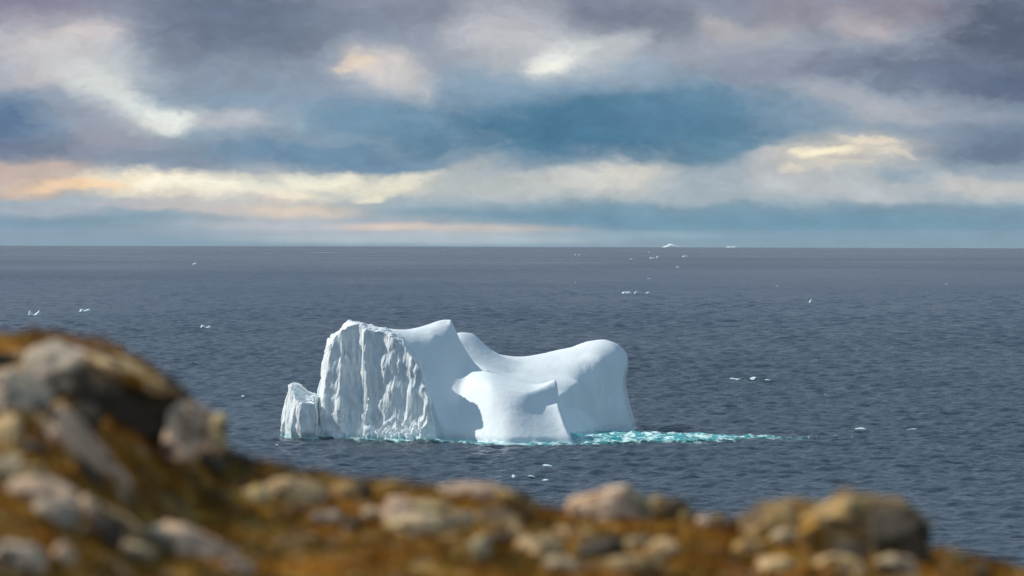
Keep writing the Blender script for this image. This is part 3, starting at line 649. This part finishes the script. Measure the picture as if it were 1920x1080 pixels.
RM = {
 'grey': rock_mat('grey_rock', (0.60, 0.48, 0.35), (0.40, 0.33, 0.26), (0.15, 0.12, 0.10), (0.70, 0.55, 0.33), .44),
 'pink': rock_mat('pink_rock', (0.80, 0.55, 0.36), (0.56, 0.39, 0.27), (0.22, 0.15, 0.12), (0.72, 0.54, 0.28), .38),
 'tan': rock_mat('tan_rock', (0.78, 0.53, 0.27), (0.56, 0.38, 0.20), (0.20, 0.12, 0.07), OCH, .45),
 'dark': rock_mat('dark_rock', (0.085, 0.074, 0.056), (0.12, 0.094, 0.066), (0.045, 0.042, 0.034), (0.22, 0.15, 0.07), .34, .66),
 'ochre': rock_mat('lichen_rock', (0.44, 0.285, 0.115), (0.24, 0.155, 0.07), (0.065, 0.050, 0.032), (0.60, 0.44, 0.22), .44, .56),
 'mottled': rock_mat('mottled_rock', (0.60, 0.44, 0.28), (0.40, 0.32, 0.20), (0.075, 0.060, 0.050), (0.56, 0.42, 0.16), .50),
}
import bmesh
_bm = bmesh.new(); bmesh.ops.create_icosphere(_bm, subdivisions=5, radius=1.0)
SPH = np.array([v.co[:] for v in _bm.verts]); SPF = np.array([[v.index for v in f.verts] for f in _bm.faces]); _bm.free()
def hit(u, v):
    for d in np.arange(8.0, 21.5, 0.05):
        x, y, z = P3(u, v, d)
        if z < ground(x, y): return d
    return None
ROCKS = 'lichen-spotted boulders on the near hillside'
def rock(u, v, wp, hp, tilt, kind, label, d=None, seed=0, depth=0.9, cuts=12, fix=False, name='boulder', cat='boulder'):
    dd = (d if fix else None) or hit(u, v + hp * 0.25) or d or 19.4
    rs = np.random.default_rng(int(u * 7 + v * 3 + seed))
    W, H = wp / F_PX * dd / 2, hp / F_PX * dd / 2; D = depth * (W + H) / 2 * 1.0
    dd = dd + D * (0.30 if name == 'boulder' else -0.1)
    n = rs.normal(size=(cuts, 3)); n /= np.linalg.norm(n, axis=1)[:, None]
    hgt = rs.uniform(.60, .95, cuts)
    dots = SPH @ n.T
    rad_ = np.min(np.where(dots > 0.05, hgt / np.maximum(dots, 0.05), 9), axis=1)
    rad_ = np.minimum(rad_, 1.0); rad_ = 1 + (rad_ - 1) * 0.95
    k_ = rs.uniform(4.0, 8.0) if u < 470 else rs.uniform(2.6, 5.5)
    box = 1 / (np.abs(SPH) ** k_).sum(1) ** (1 / k_)
    p_ = SPH * (np.minimum(rad_ * 1.12, box) * (1.0 if kind == 'dark' else 1.16 if u < 470 else 1.06))[:, None]
    so = rs.uniform(0, 50)
    dn = 0.05 * perlin(p_[:, 0] * 1.6 + so, p_[:, 1] * 1.6, p_[:, 2] * 1.6) + 0.11 * chips(p_[:, 0] * 1.9 + so, p_[:, 1] * 1.9, p_[:, 2] * 1.9) + 0.03 * fbm(p_[:, 0] * 3.5 + so, p_[:, 1] * 3.5, p_[:, 2] * 3.5, 4, .55)
    p_ = p_ * (1 + dn)[:, None]
    p_ = p_ * [W, D, H]
    p_[:, 1] += p_[:, 2] * (0.15 if kind == 'dark' else 0.75)          # lying back against the slope
    a = -R(tilt); ca, sa = math.cos(a), math.sin(a)
    p_ = np.stack([p_[:, 0] * ca - p_[:, 2] * sa, p_[:, 1], p_[:, 0] * sa + p_[:, 2] * ca], -1)
    c_ = P3(u, v, dd)
    return add(name, mesh_np(name, p_, SPF, RM[kind]), label, cat, group=ROCKS, loc=c_)
# u, v, width, height, tilt (clockwise), stone, label
rock(246, 764, 215, 150, 16, 'dark', 'big dark flat-faced boulder under the crest of the left hill', d=18.4, depth=.5, cuts=7)
rock(258, 708, 180, 34, 24, 'tan', 'long tan ledge painted as the lit top strip of the big dark boulder', d=18.42, depth=1.0, fix=True)  # tan colour carries the sunlight on the boulder's top edge
rock(352, 806, 66, 100, 12, 'pink', 'upright pale pink boulder at the right end of the big dark one', d=18.25, fix=True)
rock(403, 812, 40, 66, 0, 'mottled', 'narrow mottled boulder standing at the edge against the sea', d=18.7, fix=True)
rock(395, 872, 60, 52, 20, 'dark', 'small dark stone below the upright pale pink boulder', d=17.8)
rock(446, 862, 60, 26, 15, 'dark', 'low dark stone on the shoulder of the slope beside the sea', d=19)
rock(112, 702, 120, 92, 14, 'grey', 'pale grey angular boulder left of the big dark one', d=18.2, cuts=8)
rock(34, 748, 118, 84, 12, 'grey', 'rounded grey boulder at the left edge below the pale angular one', d=17.6)
rock(22, 702, 62, 28, 0, 'tan', 'small tan stone above the rounded grey boulder', d=18.4)
rock(48, 672, 34, 30, 0, 'tan', 'little round light stone near the grassy hilltop', d=18.8)
rock(4, 678, 60, 34, 5, 'dark', 'black stone standing in for the shaded hollow under the grass of the hilltop', d=18.9)  # the hollow's shade, put in as a dark stone
rock(128, 662, 26, 20, 0, 'ochre', 'small yellow stone in the grass of the crest', d=19.2)
rock(104, 782, 44, 46, 0, 'tan', 'blocky tan stone at the head of the long slab', d=17.4)
rock(172, 855, 215, 46, 51, 'pink', 'long pinkish slab lying steeply down the slope', d=16.9, depth=.45, cuts=6)
rock(125, 838, 120, 32, 47, 'grey', 'narrow grey slab just below the long pinkish one', d=16.6, depth=.5, cuts=6)
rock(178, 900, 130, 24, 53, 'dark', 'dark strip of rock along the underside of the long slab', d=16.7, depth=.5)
rock(10, 815, 62, 72, 10, 'tan', 'tan boulder cut by the left edge, above the mottled one', d=16.8)
rock(12, 890, 56, 72, 0, 'mottled', 'mottled grey-green boulder at the left edge above the pink domed one', d=16)
rock(84, 935, 118, 64, 6, 'pink', 'domed pink boulder in the lower left grass', d=15.2)
rock(98, 962, 92, 40, 4, 'grey', 'grey stone in the shade under the domed pink boulder', d=15.1)
rock(165, 954, 46, 38, 5, 'pink', 'small bright pink block right of the domed boulder', d=15)
rock(196, 1000, 78, 66, 20, 'dark', 'dark blue-grey boulder under the small bright pink block', d=14.9)
rock(151, 994, 26, 26, 0, 'ochre', 'small round yellow-lichen stone beside the dark blue-grey boulder', d=14.5)
rock(226, 975, 84, 20, 33, 'tan', 'thin tan slab sloping away from the small bright pink block', d=15)
rock(318, 1016, 90, 34, 22, 'grey', 'dull grey stone above the long light slab at the bottom', d=14.6)
rock(392, 1036, 190, 40, 27, 'pink', 'long light slab near the bottom left of the slope', d=14.2, depth=.5, cuts=7)
rock(376, 1022, 40, 34, 0, 'pink', 'bright knob on top of the long light slab', d=14.2)
rock(34, 1054, 86, 56, 15, 'grey', 'purplish grey rock in the bottom left corner', d=13.4)
rock(124, 1045, 44, 32, 40, 'pink', 'small pale stone right of the corner rock', d=13.4)
rock(552, 928, 120, 58, 4, 'tan', 'flat tan boulder on the crest where the slope levels out', d=19)
rock(480, 930, 50, 32, 0, 'mottled', 'small mauve stone left of the flat tan boulder', d=18.6)
rock(662, 924, 74, 42, 0, 'ochre', 'yellowish stone right of the flat tan boulder', d=19.1)
rock(755, 916, 84, 22, 3, 'ochre', 'low lichen-yellow ledge along the crest', d=19.4)
rock(612, 972, 60, 28, 0, 'grey', 'small grey stone below the yellowish one', d=18)
rock(658, 982, 42, 28, 0, 'dark', 'small dark stone under the yellowish one', d=17.9)
rock(802, 962, 130, 50, 5, 'mottled', 'broad pale mottled boulder below the yellow ledge', d=18.9)
rock(800, 992, 150, 54, 6, 'mottled', 'broad dark-spotted boulder in the middle of the slope', d=18.3, seed=4)
rock(745, 962, 50, 60, 0, 'pink', 'upright pinkish block at the left end of the mottled boulders', d=18.5)
rock(890, 922, 130, 38, 5, 'pink', 'smooth pink boulder on the crest above the mottled ones', d=19.4)
rock(965, 938, 72, 34, 14, 'ochre', 'greenish-yellow boulder right of the smooth pink crest one', d=19.5)
rock(936, 978, 84, 48, 0, 'ochre', 'rounded ochre boulder under the crest beside the mottled ones', d=18.8)
rock(978, 974, 24, 26, 0, 'dark', 'little dark stone at the right of the rounded ochre boulder', d=18.6)
rock(898, 1032, 40, 62, 0, 'mottled', 'pale upright stone low in the middle of the slope', d=17.2)
rock(935, 1012, 60, 28, 0, 'dark', 'dark reddish stone between the pale upright one and the ochre boulder', d=17.8)
rock(1012, 1030, 84, 46, 0, 'tan', 'pale boulder low on the slope left of centre', d=17.4)
rock(968, 1000, 34, 32, 0, 'tan', 'small light stone above the pale boulder left of centre', d=18)
rock(845, 1012, 40, 20, 0, 'ochre', 'small yellow-spotted stone below the broad dark-spotted boulder', d=17.6)
rock(1140, 956, 140, 74, -4, 'pink', 'smooth salmon-pink domed boulder against the sea', d=19.6, cuts=5)
rock(1206, 962, 66, 52, 30, 'mottled', 'mottled boulder leaning on the salmon-pink dome', d=19.3)
rock(1262, 958, 44, 66, 32, 'dark', 'dark tilted stone right of the mottled leaning boulder', d=19.3)
rock(1238, 946, 30, 30, 0, 'ochre', 'small ochre peak left of the dark tilted stone', d=19.5)
rock(1290, 968, 36, 30, 0, 'ochre', 'ochre stone right of the dark tilted stone', d=19.4)
rock(1322, 982, 32, 28, 0, 'pink', 'small bright stone between the dark tilted stone and the big ochre dome', d=19)
rock(1378, 988, 56, 42, 20, 'dark', 'grey-black stone left of the big ochre dome', d=19)
rock(1350, 978, 40, 24, 0, 'ochre', 'flat ochre stone beside the grey-black one', d=19.4)
rock(1480, 984, 170, 84, -6, 'ochre', 'left shoulder of lichen-gold rock joined to the big dome', d=19.2, cuts=6)
rock(1618, 994, 225, 124, 14, 'ochre', 'biggest golden dome-shaped boulder on the right against the sea', d=19.2, cuts=6)
rock(1680, 1018, 120, 136, -8, 'dark', 'black boulder painted as the shaded right side of the big golden dome', d=19.0)  # the dome's own shaded side, made as a separate dark rock
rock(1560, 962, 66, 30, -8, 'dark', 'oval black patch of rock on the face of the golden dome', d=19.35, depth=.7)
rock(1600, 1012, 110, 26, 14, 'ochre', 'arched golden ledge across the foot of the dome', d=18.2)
rock(1640, 1004, 90, 32, 12, 'dark', 'dark rock standing in for the shaded recess under the golden dome', d=18.35)  # shade of the recess given as dark stone colour
rock(1530, 1018, 56, 34, 0, 'pink', 'bright pink stone under the middle of the golden dome', d=18.1)
rock(1668, 1032, 68, 28, 8, 'mottled', 'greenish pale stone low on the right of the golden dome', d=18)
rock(1605, 1040, 90, 40, 8, 'dark', 'dark brown stone below the arched golden ledge', d=17.9)
rock(1470, 1014, 66, 36, 0, 'mottled', 'mottled stone below the left golden shoulder', d=18.2)
rock(1450, 1066, 80, 38, 0, 'tan', 'pale tan stone at the bottom below the left golden shoulder', d=17.2)
rock(1518, 1072, 50, 34, 0, 'tan', 'second pale tan stone at the bottom, right of the first', d=17.1, seed=3)
rock(1572, 1070, 90, 50, 0, 'tan', 'pale tan boulder at the bottom under the golden dome', d=17.2)
rock(1682, 1068, 76, 44, 8, 'mottled', 'grey stone at the bottom right below the black boulder', d=17.5)
rock(1128, 1032, 96, 44, -10, 'dark', 'dark arched rock below the salmon-pink dome', d=18)
rock(1110, 1006, 80, 24, 0, 'ochre', 'yellow ledge between the salmon-pink dome and the dark arched rock', d=18.4)
rock(1175, 1062, 120, 34, -4, 'ochre', 'long yellow stone at the bottom below the dark arched rock', d=17.3)
rock(1242, 1034, 56, 42, 0, 'tan', 'pale tan stone right of the dark arched rock', d=17.9)
rock(1055, 1062, 70, 34, 0, 'mottled', 'mottled stone at the bottom below the pale boulder left of centre', d=17)
rock(1200, 1022, 54, 26, 0, 'mottled', 'flat mottled stone above the pale tan one by the dark arched rock', d=18.2)
rock(1842, 1076, 34, 24, 0, 'dark', 'small black stone in the orange heath at the lower right', d=18.6)
rock(1790, 1046, 60, 18, 6, 'ochre', 'low ochre stone in the orange heath right of the black boulder', d=19.3)
rock(158, 792, 64, 70, 20, 'dark', 'dark stone painted as the shaded crevice between the pale angular boulder and the long slab', d=17.5)  # added dark stone gives the crevice its shade
rock(66, 796, 70, 30, 10, 'ochre', 'yellow-stained stone wedged under the rounded grey boulder', d=17.2)
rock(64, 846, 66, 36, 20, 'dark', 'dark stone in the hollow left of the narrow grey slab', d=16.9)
rock(60, 888, 60, 30, 10, 'mottled', 'mottled stone in the grass above the domed pink boulder', d=16.2)
rock(206, 690, 60, 30, 20, 'mottled', 'mottled stone at the top left corner of the big dark boulder', d=18.9)
rock(310, 738, 60, 26, 30, 'tan', 'tan stone at the lower end of the long tan ledge', d=18.7)
rock(250, 1036, 70, 34, 20, 'mottled', 'mottled stone in the grass left of the long light slab', d=15.2)
rock(452, 1068, 70, 30, 30, 'pink', 'pale end stone at the foot of the long light slab', d=15.5)
rock(700, 966, 44, 26, 0, 'mottled', 'small mottled stone left of the upright pinkish block', d=18.4)
rock(860, 976, 60, 36, 0, 'grey', 'grey stone between the broad mottled boulder and the rounded ochre one', d=18.5)
rock(1070, 1000, 60, 26, 0, 'tan', 'flat tan stone left of the yellow ledge', d=18.4)
rock(1405, 1030, 60, 30, 0, 'ochre', 'small ochre stone left of the mottled one under the golden shoulder', d=18.4)

# ------------------------------------------------------------------ sea air
bh_ = bpy.data.meshes.new('haze')
x0_, x1_, y0_, y1_, z0_, z1_ = -30000, 30000, -1500, 30000, -150, 62
vv = [(x, y, z) for x in (x0_, x1_) for y in (y0_, y1_) for z in (z0_, z1_)]
bh_.from_pydata(vv, [], [(0, 1, 3, 2), (4, 6, 7, 5), (0, 4, 5, 1), (2, 3, 7, 6), (0, 2, 6, 4), (1, 5, 7, 3)])
m_hz = bpy.data.materials.new('sea_haze'); m_hz.use_nodes = True
t = NT(m_hz.node_tree); out = t.n.new('ShaderNodeOutputMaterial'); pv = t.n.new('ShaderNodeVolumePrincipled')
pv.inputs['Color'].default_value = (0.85, 0.9, 1.0, 1); pv.inputs['Density'].default_value = 0.000009; pv.inputs['Anisotropy'].default_value = 0.2
t.l.new(pv.outputs[0], out.inputs['Volume']); bh_.materials.append(m_hz)
add('haze', bh_, kind='stuff', label='thin pale sea haze')
